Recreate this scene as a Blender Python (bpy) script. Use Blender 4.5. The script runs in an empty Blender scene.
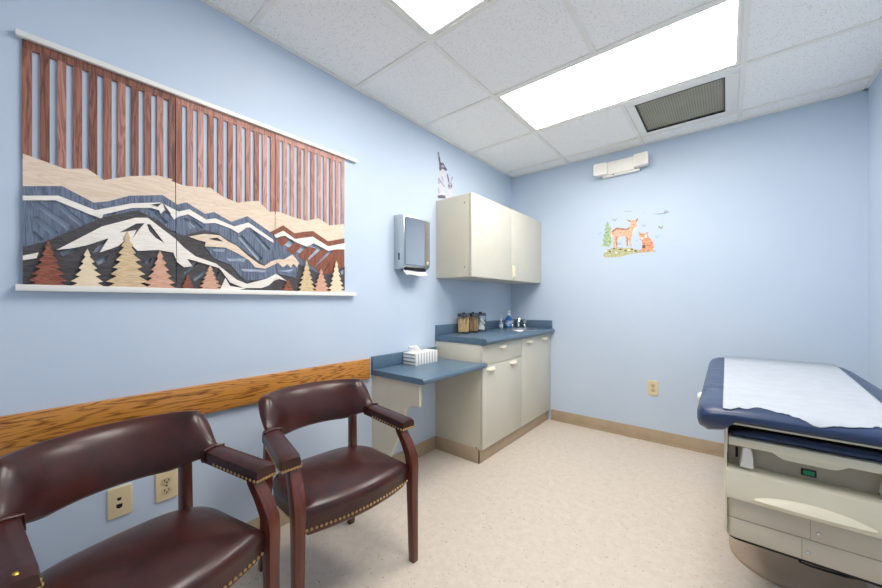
import bpy, bmesh, math, random
from mathutils import Vector, Matrix
random.seed(7)
C = bpy.context.scene.collection
S = bpy.context.scene
PI = math.pi
# ------------------------------------------------------------------ room measures
W, YB, YF, H = 2.4275, 3.3097, -0.85, 2.451
CAM = Vector((1.758, 0.0, 1.1433)); YAW = 0.6864; F = 348.9; HOR = 301.82
GX, GY, G = 0.6086, 1.3165, 0.61

def at(u, v, axis, val):
    a = (u - 441) / F; b = (HOR - v) / F
    d = Vector((math.cos(YAW) * a - math.sin(YAW), math.sin(YAW) * a + math.cos(YAW), b))
    i = 'xyz'.index(axis)
    return CAM + d * ((val - CAM[i]) / d[i])

# ------------------------------------------------------------------ materials
def lin(c):
    return tuple(((x / 255) / 12.92 if x / 255 <= .04045 else ((x / 255 + .055) / 1.055) ** 2.4) for x in c) + (1,)

def mat(name, rgb, rough=.5, metal=0, spec=.5, coat=0, trans=0, ior=1.45, emit=None, estr=0, sheen=0):
    m = bpy.data.materials.new(name); m.use_nodes = True
    b = m.node_tree.nodes['Principled BSDF']
    b.inputs['Base Color'].default_value = lin(rgb)
    b.inputs['Roughness'].default_value = rough
    b.inputs['Metallic'].default_value = metal
    b.inputs['Specular IOR Level'].default_value = spec
    b.inputs['Coat Weight'].default_value = coat
    b.inputs['Transmission Weight'].default_value = trans
    b.inputs['IOR'].default_value = ior
    if emit:
        b.inputs['Emission Color'].default_value = lin(emit); b.inputs['Emission Strength'].default_value = estr
    return m

def N(m, t, **kw):
    n = m.node_tree.nodes.new(t)
    for k, v in kw.items():
        if k in n.inputs: n.inputs[k].default_value = v
        else: setattr(n, k, v)
    return n

def L(m, a, b): m.node_tree.links.new(a, b)

def coords(m, scale=(1, 1, 1), kind='Object', rot=(0, 0, 0)):
    tc = N(m, 'ShaderNodeTexCoord'); mp = N(m, 'ShaderNodeMapping')
    mp.inputs['Scale'].default_value = scale; mp.inputs['Rotation'].default_value = rot
    L(m, tc.outputs[kind], mp.inputs['Vector']); return mp.outputs['Vector']

def ramp(m, fac, stops):
    r = N(m, 'ShaderNodeValToRGB'); e = r.color_ramp.elements
    while len(e) < len(stops): e.new(.5)
    for k, (p, c) in enumerate(stops): e[k].position = p; e[k].color = lin(c)
    L(m, fac, r.inputs['Fac']); return r.outputs['Color']

def bump(m, h, strength=.2, dist=.002):
    b = N(m, 'ShaderNodeBump'); b.inputs['Strength'].default_value = strength; b.inputs['Distance'].default_value = dist
    L(m, h, b.inputs['Height']); L(m, b.outputs['Normal'], m.node_tree.nodes['Principled BSDF'].inputs['Normal'])

def base(m, col): L(m, col, m.node_tree.nodes['Principled BSDF'].inputs['Base Color'])

def mottled(name, c1, c2, rough=.5, scale=12, lo=.35, hi=.65, bs=0, bscale=200, **kw):
    m = mat(name, c1, rough, **kw); v = coords(m)
    n = N(m, 'ShaderNodeTexNoise', Scale=scale, Detail=6.0); L(m, v, n.inputs['Vector'])
    base(m, ramp(m, n.outputs['Fac'], [(lo, c1), (hi, c2)]))
    if bs:
        n2 = N(m, 'ShaderNodeTexNoise', Scale=bscale, Detail=3.0); L(m, v, n2.inputs['Vector']); bump(m, n2.outputs['Fac'], bs)
    return m

def wood(name, dark, light, stretch, rough=.45, scale=9, dist=4, coat=0, fine=1.0, rings=9, amt=.45, lo=.18, hi=.62):
    """growth rings stretched along the grain"""
    m = mat(name, light, rough, coat=coat); v = coords(m, stretch)
    n = N(m, 'ShaderNodeTexNoise', Scale=scale, Detail=4.0, Distortion=dist * .12); L(m, v, n.inputs['Vector'])
    mul = N(m, 'ShaderNodeMath', operation='MULTIPLY'); mul.inputs[1].default_value = rings; L(m, n.outputs['Fac'], mul.inputs[0])
    fr = N(m, 'ShaderNodeMath', operation='PINGPONG'); fr.inputs[1].default_value = .5; L(m, mul.outputs[0], fr.inputs[0])
    v2 = coords(m, tuple(s * (6 if s > .5 else .6) for s in stretch))
    n2 = N(m, 'ShaderNodeTexNoise', Scale=scale * 4 * fine, Detail=3.0); L(m, v2, n2.inputs['Vector'])
    add = N(m, 'ShaderNodeMath', operation='MULTIPLY_ADD'); add.inputs[1].default_value = amt; L(m, n2.outputs['Fac'], add.inputs[0]); L(m, fr.outputs[0], add.inputs[2])
    base(m, ramp(m, add.outputs[0], [(lo, dark), (hi, light)]))
    bump(m, add.outputs[0], .08)
    return m

M = {}
# walls: vinyl covering with a faint woven grain
def wallmat():
    m = mat('wall_vinyl', (199, 212, 229), .62, spec=.3); v = coords(m)
    n = N(m, 'ShaderNodeTexNoise', Scale=2.2, Detail=3.0); L(m, v, n.inputs['Vector'])
    base(m, ramp(m, n.outputs['Fac'], [(.3, (193, 208, 226)), (.7, (198, 212, 229))]))
    v2 = coords(m, (1, 1, .25)); n2 = N(m, 'ShaderNodeTexNoise', Scale=260.0, Detail=2.0); L(m, v2, n2.inputs['Vector'])
    bump(m, n2.outputs['Fac'], .12, .001); return m
M['wall'] = wallmat()
def floormat():
    m = mat('floor_vinyl', (226, 212, 192), .42, spec=.4); v = coords(m)
    n = N(m, 'ShaderNodeTexNoise', Scale=26.0, Detail=8.0, Roughness=.7); L(m, v, n.inputs['Vector'])
    c = ramp(m, n.outputs['Fac'], [(.3, (204, 191, 176)), (.5, (211, 199, 185)), (.72, (218, 208, 195))])
    for sc, lo, hi, col, seed in ((40, .11, .16, (150, 118, 92), 0), (64, .12, .19, (188, 156, 126), 3.3), (24, .055, .085, (104, 80, 64), 8.1)):
        vv = coords(m, (1, 1.7, 1), rot=(0, 0, seed))
        nd = N(m, 'ShaderNodeTexNoise', Scale=30.0); L(m, vv, nd.inputs['Vector'])
        mx = N(m, 'ShaderNodeMixRGB'); mx.inputs[0].default_value = .035; L(m, vv, mx.inputs[1]); L(m, nd.outputs['Color'], mx.inputs[2])
        vo = N(m, 'ShaderNodeTexVoronoi', Scale=float(sc)); L(m, mx.outputs[0], vo.inputs['Vector'])
        mr = N(m, 'ShaderNodeMapRange'); mr.inputs['From Min'].default_value = lo; mr.inputs['From Max'].default_value = hi
        mr.inputs['To Min'].default_value = .85; mr.inputs['To Max'].default_value = 0; L(m, vo.outputs['Distance'], mr.inputs['Value'])
        sep = N(m, 'ShaderNodeSeparateColor'); L(m, vo.outputs['Color'], sep.inputs[0])
        gt = N(m, 'ShaderNodeMath', operation='GREATER_THAN'); gt.inputs[1].default_value = .5; L(m, sep.outputs[0], gt.inputs[0])
        ml = N(m, 'ShaderNodeMath', operation='MULTIPLY'); L(m, mr.outputs[0], ml.inputs[0]); L(m, gt.outputs[0], ml.inputs[1])
        mix = N(m, 'ShaderNodeMixRGB'); L(m, ml.outputs[0], mix.inputs[0]); L(m, c, mix.inputs[1]); mix.inputs[2].default_value = lin(col)
        c = mix.outputs[0]
    base(m, c); bump(m, n.outputs['Fac'], .04); return m
M['floor'] = floormat()
def tilemat():
    m = mat('ceiling_tile', (236, 235, 230), .9, spec=.1); v = coords(m)
    n = N(m, 'ShaderNodeTexNoise', Scale=120.0, Detail=5.0); L(m, v, n.inputs['Vector'])
    c = ramp(m, n.outputs['Fac'], [(.35, (243, 242, 238)), (.6, (250, 249, 247))])
    vo = N(m, 'ShaderNodeTexVoronoi', Scale=105.0); L(m, v, vo.inputs['Vector'])
    mr = N(m, 'ShaderNodeMapRange'); mr.inputs['From Min'].default_value = .12; mr.inputs['From Max'].default_value = .24
    mr.inputs['To Min'].default_value = .85; mr.inputs['To Max'].default_value = 0; L(m, vo.outputs['Distance'], mr.inputs['Value'])
    sep = N(m, 'ShaderNodeSeparateColor'); L(m, vo.outputs['Color'], sep.inputs[0])
    gt = N(m, 'ShaderNodeMath', operation='GREATER_THAN'); gt.inputs[1].default_value = .45; L(m, sep.outputs[0], gt.inputs[0])
    ml = N(m, 'ShaderNodeMath', operation='MULTIPLY'); L(m, mr.outputs[0], ml.inputs[0]); L(m, gt.outputs[0], ml.inputs[1])
    mix = N(m, 'ShaderNodeMixRGB'); L(m, ml.outputs[0], mix.inputs[0]); L(m, c, mix.inputs[1]); mix.inputs[2].default_value = lin((140, 134, 124))
    base(m, mix.outputs[0]); bump(m, n.outputs['Fac'], .25); return m
M['tile'] = tilemat()
M['tbar'] = mottled('ceiling_bar', (236, 234, 226), (241, 239, 232), .5, 8)
M['vinyl_base'] = mottled('cove_base', (176, 156, 130), (184, 164, 138), .45, 10)
M['oak'] = wood('oak_rail', (112, 60, 16), (200, 136, 60), (5, .55, 5), .38, 2.0, 3, coat=.25, rings=20, amt=.6, lo=.25, hi=.55)
def leather(name, c1, c2, rough):
    m = mat(name, c1, rough, spec=.4, coat=.3); v = coords(m)
    m.node_tree.nodes['Principled BSDF'].inputs['Coat Roughness'].default_value = .22
    n = N(m, 'ShaderNodeTexNoise', Scale=9.0, Detail=8.0, Roughness=.65); L(m, v, n.inputs['Vector'])
    base(m, ramp(m, n.outputs['Fac'], [(.32, c1), (.68, c2)]))
    vo = N(m, 'ShaderNodeTexVoronoi', Scale=320.0); L(m, v, vo.inputs['Vector']); bump(m, vo.outputs['Distance'], .06, .001)
    n3 = N(m, 'ShaderNodeTexNoise', Scale=14.0, Detail=6.0); L(m, v, n3.inputs['Vector'])
    mr = N(m, 'ShaderNodeMapRange'); mr.inputs['To Min'].default_value = rough - .1; mr.inputs['To Max'].default_value = rough + .12
    L(m, n3.outputs['Fac'], mr.inputs['Value']); L(m, mr.outputs[0], m.node_tree.nodes['Principled BSDF'].inputs['Roughness'])
    return m
M['oxblood'] = leather('oxblood_leather', (40, 17, 17), (74, 32, 27), .36)
M['navy'] = leather('navy_vinyl', (32, 50, 84), (39, 59, 96), .42)
M['mahogany'] = wood('mahogany', (74, 32, 22), (100, 46, 32), (7, 7, .6), .3, 3, 1, coat=.3, rings=4)
M['brass'] = mat('brass_nail', (190, 160, 110), .3, metal=1)
M['gold'] = mat('gold_pin', (226, 180, 80), .3, metal=1)
M['laminate'] = mottled('almond_laminate', (208, 201, 182), (212, 205, 187), .42, 6)
M['laminate_lt'] = mottled('almond_laminate_front', (205, 202, 188), (209, 206, 193), .4, 6)
M['counter'] = mottled('blue_laminate', (84, 108, 128), (92, 116, 136), .3, 60)
M['pull'] = mat('ivory_pull', (238, 231, 208), .35)
M['ivory'] = mat('ivory_plate', (222, 204, 164), .4)
M['ivory_socket'] = mat('ivory_socket', (206, 188, 148), .45)
M['dark'] = mat('black_plastic', (16, 16, 18), .5)
M['black'] = mat('shade_black', (9, 9, 10), .8)
M['white'] = mat('white_plastic', (236, 234, 226), .4)
M['rail_white'] = mat('white_rail', (238, 238, 232), .35)
M['paper'] = mottled('exam_paper', (174, 181, 190), (182, 188, 196), .8, 20, bs=.15, bscale=40)
M['tissue'] = mat('tissue_white', (242, 242, 240), .8)
M['steel'] = mat('brushed_steel', (200, 202, 204), .3, metal=1)
M['mirror_steel'] = mat('polished_steel', (196, 198, 202), .09, metal=1)
M['dark_steel'] = mat('lid_steel', (110, 112, 116), .18, metal=1)
M['chrome'] = mat('chrome', (215, 216, 218), .12, metal=1)
M['em_white'] = mat('ivory_housing', (242, 239, 230), .45)
M['lens'] = mat('clear_lens', (236, 232, 222), .3, spec=.5)
M['lamp_frame'] = mat('white_enamel', (238, 237, 230), .4)
M['diffuser'] = mat('lamp_diffuser', (255, 255, 252), .5, emit=(255, 250, 243), estr=13.8)
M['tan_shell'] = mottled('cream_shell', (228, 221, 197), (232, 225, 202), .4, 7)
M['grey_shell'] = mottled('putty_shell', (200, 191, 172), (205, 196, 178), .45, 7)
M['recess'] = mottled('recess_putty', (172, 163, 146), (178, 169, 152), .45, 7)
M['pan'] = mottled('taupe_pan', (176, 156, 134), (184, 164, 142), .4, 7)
def lcd():
    m = mat('green_readout', (10, 60, 50), .3, emit=(30, 150, 110), estr=.25); return m
M['lcd'] = lcd()
def grille():
    m = mat('vent_grille', (150, 147, 128), .6); v = coords(m)
    wv = N(m, 'ShaderNodeTexWave', Scale=22.0, Distortion=0.2); wv.bands_direction = 'X'; L(m, v, wv.inputs['Vector'])
    n = N(m, 'ShaderNodeTexNoise', Scale=7.0, Detail=3.0); L(m, v, n.inputs['Vector'])
    ad = N(m, 'ShaderNodeMath', operation='ADD'); L(m, wv.outputs['Fac'], ad.inputs[0]); L(m, n.outputs['Fac'], ad.inputs[1])
    base(m, ramp(m, ad.outputs[0], [(.25, (118, 116, 100)), (1.0, (156, 153, 134))])); bump(m, wv.outputs['Fac'], .4); return m
M['grille'] = grille()
M['duct'] = mat('duct_dark', (60, 58, 50), .8)
# art woods
VERT, HOR_ = (6, 6, .5), (6, .7, 6)
SL = [wood('walnut_slat_dark', (88, 50, 42), (142, 92, 77), VERT, .55, 5), wood('walnut_slat_mid', (136, 88, 76), (184, 132, 117), VERT, .55, 5),
      wood('walnut_slat_rose', (160, 112, 102), (200, 155, 144), VERT, .55, 5), wood('walnut_slat_red', (112, 66, 55), (164, 110, 93), VERT, .55, 5)]  # slat tones partly carry light and flare as colour
M['sand_w'] = wood('maple_sand', (220, 196, 172), (232, 213, 193), HOR_, .6, 5)
M['slate_w'] = wood('slate_stained', (76, 86, 106), (112, 124, 146), VERT, .6, 6)
M['char_w'] = wood('charcoal_stained', (58, 55, 58), (80, 77, 80), HOR_, .6, 6)
M['snow_w'] = wood('white_painted', (232, 224, 214), (243, 237, 229), HOR_, .6, 5)
M['rust_w'] = wood('rust_stained', (112, 62, 46), (146, 88, 68), VERT, .6, 6)
M['pale_slate_w'] = wood('pale_slate', (128, 142, 162), (168, 180, 198), HOR_, .6, 5)
TW = {'red': wood('tree_redwood', (112, 60, 46), (158, 96, 76), HOR_, .6, 9), 'cream': wood('tree_birch', (226, 205, 172), (240, 222, 192), HOR_, .6, 9),
      'tan': wood('tree_pine', (198, 170, 130), (224, 199, 162), HOR_, .6, 9), 'pink': wood('tree_cedar', (198, 148, 124), (220, 174, 150), HOR_, .6, 9)}
M['seam'] = mat('seam_shadow', (46, 34, 30), .9)
def flat(name, c1, c2=None, rough=.7, scale=30): 
    return mottled(name, c1, c2 or tuple(max(0, x - 22) for x in c1), rough, scale)

# ------------------------------------------------------------------ mesh helpers
def box(bm, x0, x1, y0, y1, z0, z1):
    vs = [bm.verts.new((x, y, z)) for x in (x0, x1) for y in (y0, y1) for z in (z0, z1)]
    for f in ((0, 1, 3, 2), (4, 6, 7, 5), (0, 4, 5, 1), (2, 3, 7, 6), (0, 2, 6, 4), (1, 5, 7, 3)): bm.faces.new([vs[i] for i in f])

def loft(bm, rings, cap=True, loop=True):
    R = [[bm.verts.new(p) for p in r] for r in rings]; n = len(R[0])
    for a, b in zip(R, R[1:]):
        for i in range(n if loop else n - 1):
            j = (i + 1) % n; bm.faces.new((a[i], a[j], b[j], b[i]))
    if cap:
        bm.faces.new(R[0][::-1]); bm.faces.new(R[-1])

def lathe(bm, cx, cy, prof, n=28):
    loft(bm, [[(cx + r * math.cos(2 * PI * k / n), cy + r * math.sin(2 * PI * k / n), z) for k in range(n)] for r, z in prof])

def tube(bm, pts, r, n=10):
    pts = [Vector(p) for p in pts]; rings = []
    for i, p in enumerate(pts):
        t = (pts[min(i + 1, len(pts) - 1)] - pts[max(i - 1, 0)]).normalized()
        a = t.cross(Vector((0, 0, 1)))
        if a.length < .05: a = t.cross(Vector((0, 1, 0)))
        a.normalize(); b = t.cross(a)
        rr = r[i] if isinstance(r, (list, tuple)) else r
        rings.append([p + a * rr * math.cos(2 * PI * k / n) + b * rr * math.sin(2 * PI * k / n) for k in range(n)])
    loft(bm, rings)

def dome(bm, c, axis, r, h):
    """flattened nail head or button whose flat side sits at c"""
    axis = Vector(axis).normalized(); a = axis.orthogonal().normalized(); b = axis.cross(a); c = Vector(c)
    loft(bm, [[c + axis * h * s + (a * math.cos(2 * PI * k / 8) + b * math.sin(2 * PI * k / 8)) * r * q for k in range(8)] for q, s in ((1, -.2), (1, .2), (.8, .7), (.35, 1))])

def rrect(x0, x1, y0, y1, r, n=6):
    out = []
    for cx, cy, a0 in ((x1 - r, y1 - r, 0), (x0 + r, y1 - r, PI / 2), (x0 + r, y0 + r, PI), (x1 - r, y0 + r, 1.5 * PI)):
        for k in range(n + 1):
            a = a0 + k * PI / 2 / n; out.append((cx + r * math.cos(a), cy + r * math.sin(a)))
    return out

def bevel_bm(bm, w, seg=2, ang=35):
    bmesh.ops.recalc_face_normals(bm, faces=bm.faces)
    es = [e for e in bm.edges if len(e.link_faces) == 2 and e.calc_face_angle(0) > math.radians(ang)]
    bmesh.ops.bevel(bm, geom=es, offset=w, segments=seg, profile=.5, affect='EDGES', clamp_overlap=True)

def wloc(o):
    v = Vector((0, 0, 0))
    while o: v += o.location; o = o.parent
    return v

def obj(name, bm, m, parent=None, bev=0, seg=2, local=False, smooth=True):
    """link a bmesh as ONE mesh object; vertices are given in room coordinates unless local"""
    if bev: bevel_bm(bm, bev, seg)
    else: bmesh.ops.recalc_face_normals(bm, faces=bm.faces)
    if parent and not local:
        bmesh.ops.translate(bm, verts=bm.verts, vec=-wloc(parent))
    me = bpy.data.meshes.new(name); bm.to_mesh(me); bm.free()
    for p in me.polygons: p.use_smooth = smooth
    if smooth: me.set_sharp_from_angle(angle=math.radians(32))
    for k in (m if isinstance(m, (list, tuple)) else [m]): me.materials.append(k)
    o = bpy.data.objects.new(name, me); C.objects.link(o)
    if parent: o.parent = parent
    return o

def plate(name, outer, m, parent, place, t, holes=(), bev=0, cuts=()):
    """flat piece cut to an outline with real through-holes; place(a, b, d) puts it in the room"""
    cu = bpy.data.curves.new(name, 'CURVE'); cu.dimensions = '2D'; cu.fill_mode = 'BOTH'; cu.extrude = t / 2; cu.bevel_depth = bev
    for poly in [outer] + list(holes):
        s = cu.splines.new('POLY'); s.points.add(len(poly) - 1); s.use_cyclic_u = True
        for p, (a, b) in zip(s.points, poly): p.co = (a, b, 0, 1)
    tmp = bpy.data.objects.new('tmp', cu); C.objects.link(tmp)
    me = bpy.data.meshes.new_from_object(tmp.evaluated_get(bpy.context.evaluated_depsgraph_get()))
    bpy.data.objects.remove(tmp); bpy.data.curves.remove(cu)
    bm = bmesh.new(); bm.from_mesh(me); bpy.data.meshes.remove(me)
    bmesh.ops.remove_doubles(bm, verts=bm.verts, dist=1e-5)
    for v in bm.verts: v.co = Vector(place(*v.co))
    for y in cuts:
        for yy in (y - .0012, y + .0012):
            bmesh.ops.bisect_plane(bm, geom=bm.verts[:] + bm.edges[:] + bm.faces[:], plane_co=(0, yy, 0), plane_no=(0, 1, 0), dist=1e-6)
        bmesh.ops.delete(bm, geom=[f for f in bm.faces if abs(f.calc_center_median().y - y) < .0012], context='FACES')
    return obj(name, bm, m, parent)

def thing(name, label, cat, loc=(0, 0, 0), rz=0, group=None):
    o = bpy.data.objects.new(name, None); C.objects.link(o); o.empty_display_size = .05
    o.location = loc; o.rotation_euler = (0, 0, rz); tag(o, label, cat, group); return o

def tag(o, label, cat, group=None):
    o['label'] = label; o['category'] = cat
    if group: o['group'] = group
    return o

def struct(name, bm, m, bev=0, label=None):
    o = obj(name, bm, m, None, bev); o['kind'] = 'structure'
    if label: o['label'] = label
    return o

def dup(root, label, loc, rz):
    r = root.copy(); C.objects.link(r); r.location = loc; r.rotation_euler = (0, 0, rz); r['label'] = label
    for ch in list(root.children):
        c = ch.copy(); C.objects.link(c); c.parent = r
        for g in ch.children:
            d = g.copy(); C.objects.link(d); d.parent = c
    return r

# ------------------------------------------------------------------ the room
b = bmesh.new(); box(b, -.1, W + .1, YF - .1, YB + .1, -.1, 0); struct('floor', b, M['floor'])
b = bmesh.new(); box(b, -.1, 0, YF - .1, YB + .1, 0, H + .12); struct('wall_left', b, M['wall'])
b = bmesh.new(); box(b, 0, W, YB, YB + .1, 0, H + .12); struct('wall_back', b, M['wall'])
b = bmesh.new(); box(b, W, W + .1, YF - .1, YB + .1, 0, H + .12); struct('wall_right', b, M['wall'])
b = bmesh.new(); box(b, 0, W, YF - .1, YF, 0, H + .12); struct('wall_front', b, M['wall'])
# lay-in tiles: an open cell is left for each fixture
cells = [(0, 2, 1, 2), (0, 2, -1, 0), (1, 2, 2, 3)]
def open_cell(i, j): return any(a <= i < c and d <= j < e for a, c, d, e in cells)
b = bmesh.new()
for i in range(-1, 3):
    for j in range(-4, 4):
        if open_cell(i, j): continue
        x0, x1 = max(0, GX + G * i), min(W, GX + G * (i + 1)); y0, y1 = max(YF, GY + G * j), min(YB, GY + G * (j + 1))
        if x1 - x0 > .01 and y1 - y0 > .01: box(b, x0, x1, y0, y1, H, H + .015)
struct('ceiling', b, M['tile'])
b = bmesh.new(); t = .0125
for i in range(0, 3):
    x = GX + G * i
    for ya, yb in ([(YF, GY - G), (GY, GY + G), (GY + 2 * G, YB)] if i == 1 else [(YF, YB)]):   # four foot fixtures span the middle line
        box(b, x - t, x + t, ya, yb, H - .006, H + .001)
for j in range(-3, 4):
    y = GY + G * j; segs = [(0, W)]
    box(b, 0, W, y - t, y + t, H - .0065, H + .0005)
for a in ((0, .022, YF, YB), (W - .022, W, YF, YB), (0, W, YB - .022, YB), (0, W, YF, YF + .022)): box(b, *a, H - .007, H)
struct('trim_1', b, M['tbar'], label='ivory metal grid bars of the ceiling')
b = bmesh.new(); box(b, 0, .022, YF, 1.418, .660, .786); struct('trim_2', b, M['oak'], .004, 'golden oak chair rail along the left wall')
def baseboard(name, *boxes):
    b = bmesh.new()
    for q in boxes: box(b, *q)
    struct(name, b, M['vinyl_base'], .003)
CY = 2.078           # near side of the base cabinet
baseboard('baseboard_left', (0, .007, YF, CY - .008, 0, .1))
baseboard('baseboard_back', (.436, W - .007, YB - .007, YB, 0, .1), (.43, W - .016, YB - .016, YB, 0, .012))
baseboard('baseboard_right', (W - .007, W, YF, YB, 0, .1))

# ------------------------------------------------------------------ ceiling fixtures
def troffer(j, label):
    x0, x1, y0, y1 = GX, GX + 2 * G, GY + G * j, GY + G * (j + 1)
    t = thing('ceiling_light', label, 'ceiling light', ((x0 + x1) / 2, (y0 + y1) / 2, H), 0, 'ceiling light panels')
    b = bmesh.new(); e = .0126; w = .034
    o, i = (x0 + e, x1 - e, y0 + e, y1 - e), (x0 + w, x1 - w, y0 + w, y1 - w)
    box(b, o[0], o[1], o[2], i[2], H - .004, H + .03); box(b, o[0], o[1], i[3], o[3], H - .004, H + .03)
    box(b, o[0], i[0], i[2], i[3], H - .004, H + .03); box(b, i[1], o[1], i[2], i[3], H - .004, H + .03)
    obj('frame', b, M['lamp_frame'], t, .003)
    b = bmesh.new(); box(b, *i, H + .002, H + .008); obj('diffuser', b, M['diffuser'], t)
    b = bmesh.new(); box(b, *o, H + .03, H + .09); obj('housing', b, M['lamp_frame'], t)
troffer(1, 'long lit ceiling light panel beside the vent, nearer the back wall')
troffer(-1, 'lit ceiling light panel cut off by the top edge, nearer the camera')
x0, x1, y0, y1 = GX + G, GX + 2 * G, GY + 2 * G, GY + 3 * G
t = thing('ceiling_vent', 'ceiling air vent with a dark olive grille beside the long ceiling light', 'vent', ((x0 + x1) / 2, (y0 + y1) / 2, H))
b = bmesh.new(); e = .0126; o = (x0 + e, x1 - e, y0 + e, y1 - e)
i = (at(635.7, 104.8, 'z', H).x, x1 - .085, y0 + .075, y1 - .075)
box(b, o[0], o[1], o[2], i[2], H - .006, H + .02); box(b, o[0], o[1], i[3], o[3], H - .006, H + .02)
box(b, o[0], i[0], i[2], i[3], H - .006, H + .02); box(b, i[1], o[1], i[2], i[3], H - .006, H + .02)
obj('frame', b, M['lamp_frame'], t, .004)
b = bmesh.new(); box(b, *i, H + .004, H + .010)
obj('grille', b, M['grille'], t)
b = bmesh.new(); e_ = .006
for q in ((i[0] - e_, i[0], i[2] - e_, i[3] + e_), (i[1], i[1] + e_, i[2] - e_, i[3] + e_), (i[0], i[1], i[2] - e_, i[2]), (i[0], i[1], i[3], i[3] + e_)): box(b, *q, H - .0075, H + .004)
obj('grille_rim', b, M['duct'], t)
b = bmesh.new(); box(b, *o, H + .02, H + .09); obj('duct_box', b, M['duct'], t)

# ------------------------------------------------------------------ emergency light
p0, p1 = at(594, 163, 'y', YB - .06), at(648, 168, 'y', YB - .06)
t = thing('emergency_light', 'ivory emergency light with two square lamp heads high on the back wall', 'emergency light', (1.055, YB, 2.24))
b = bmesh.new(); box(b, .955, 1.165, YB - .055, YB, 2.245, 2.355); obj('housing', b, M['em_white'], t, .008, 3)
b = bmesh.new(); box(b, .91, 1.2, YB - .04, YB, 2.232, 2.252); obj('base_plate', b, M['em_white'], t, .004)
for cx, dz, ry in ((.905, -.005, .12), (1.215, .004, -.1)):
    b = bmesh.new()
    rings = [[(cx + (p[0]) * s, YB - d + p[0] * ry, 2.302 + dz + p[1] * s) for p in rrect(-.055, .055, -.052, .052, .014, 4)] for s, d in ((.7, .018), (.92, .03), (1, .06), (1, .082), (.93, .088))]
    loft(b, rings); h = obj('lamp_head', b, M['em_white'], t)
    b = bmesh.new(); loft(b, [[(cx + p[0], YB - d + p[0] * ry, 2.302 + dz + p[1]) for p in rrect(-.04, .04, -.037, .037, .012, 4)] for d in (.086, .0895)])
    obj('lens', b, M['lens'], h)
    b = bmesh.new(); tube(b, [(cx * .75 + 1.06 * .25, YB - .03, 2.3), (cx, YB - .03, 2.302 + dz)], .014); obj('swivel', b, M['em_white'], t)
b = bmesh.new(); dome(b, (1.0, YB - .04, 2.242), (0, -1, 0), .006, .004); obj('test_button', b, M['dark'], t)

# ------------------------------------------------------------------ outlets
def outlet(kind, axis, a0, a1, z0, z1, label, cat):
    def P(a, z, d): return (d, a, z) if axis == 'x' else (a, YB - d, z)
    cxx, czz = (a0 + a1) / 2, (z0 + z1) / 2
    t = thing(kind, label, cat, P(cxx, z0, 0))
    b = bmesh.new(); loft(b, [[P(p[0], p[1], d) for p in rrect(a0 + s, a1 - s, z0 + s, z1 - s, .006, 3)] for d, s in ((0, 0), (.004, 0), (.0065, .003))])
    pl = obj('cover_plate', b, M['ivory'], t)
    if kind == 'power_outlet':
        for dz in (.0195, -.0195):
            b = bmesh.new(); loft(b, [[P(cxx + .0172 * math.cos(k * PI / 12), czz + dz + .0145 * math.sin(k * PI / 12), d) for k in range(24)] for d in (.006, .0085)])
            s = obj('socket', b, M['ivory_socket'], t)
            b = bmesh.new()
            for da, zz, w, hgt in ((-.0065, .003, .0016, .0045), (.0065, .003, .0016, .0036), (0, -.006, .0026, .0026)):
                loft(b, [[P(cxx + da + p[0], czz + dz + zz + p[1], d) for p in ((-w, -hgt), (w, -hgt), (w, hgt), (-w, hgt))] for d in (.008, .0089)])
            obj('slots', b, M['dark'], s)
        b = bmesh.new(); dome(b, P(cxx, czz, .0062), P(0, 0, 1) if axis == 'x' else (0, -1, 0), .0035, .0022); obj('screw', b, M['dark'], t)
    else:
        b = bmesh.new(); loft(b, [[P(cxx + p[0], czz + p[1], d) for p in rrect(-.018, .018, -.034, .034, .003, 2)] for d in (.006, .008)]); ins = obj('jack_insert', b, M['ivory'], t)
        for zz, w, hgt in ((.012, .006, .0055), (-.014, .0085, .008)):
            b = bmesh.new(); loft(b, [[P(cxx - .002 + p[0], czz + zz + p[1], d) for p in ((-w, hgt), (w, hgt), (w, -hgt * .3), (w * .5, -hgt), (-w * .5, -hgt), (-w, -hgt * .3))] for d in (.0075, .0086)])
            obj('jack_port', b, M['dark'], ins)
outlet('power_outlet', 'x', .352, .424, .341, .460, 'ivory duplex power outlet on the left wall behind the near chair', 'outlet')
outlet('phone_jack', 'x', .213, .283, .341, .453, 'ivory phone and data jack plate left of the duplex outlet', 'phone jack')
outlet('power_outlet', 'y', 1.255, 1.327, .378, .500, 'small ivory power outlet low on the bare back wall', 'outlet')

# ------------------------------------------------------------------ wall art
def onart(d): return lambda a, z, k: (d + k - .0085, a, z)
SEAMS = (.417, .826)
def ap(u, v):
    p = at(u, v, 'x', .02); return (p.y, p.z)
def A(*pts): return [(10 + x / 3.922, 150 + y / 3.92) for x, y in pts]
def B(*pts): return [(170 + x / 4.355, 170 + y / 4.355) for x, y in pts]
def tr(px): return [ap(u, v) for u, v in px]
art = thing('wall_art', 'wide three panel wooden mountain and pine artwork on the left wall above the chairs', 'wall art', (0, .62, 1.2))
for z0, z1, d in ((1.989, 2.008, .022), (1.178, 1.199, .03)):
    b = bmesh.new(); box(b, 0.001, d, -.0, 1.316 if z0 > 1.5 else 1.304, z0, z1); obj('hanging_rail', b, M['rail_white'], art, .002)
sand_top = A((50, 10), (215, 70), (305, 70), (370, 115), (470, 100), (580, 97), (640, 112)) + B((10, 45), (60, 65), (110, 70), (180, 75), (230, 112), (300, 142), (340, 135), (390, 133), (435, 180), (480, 180), (545, 205), (600, 220), (650, 208), (700, 240), (762, 235))
st = tr(sand_top)
def sand_z(y):
    for (a, z), (c, w) in zip(st, st[1:]):
        if a <= y <= c: return z + (w - z) * (y - a) / (c - a)
    return st[0][1] if y < st[0][0] else st[-1][1]
edges = [(.014, .4155), (.4185, .8245), (.8275, 1.234)]
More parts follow.
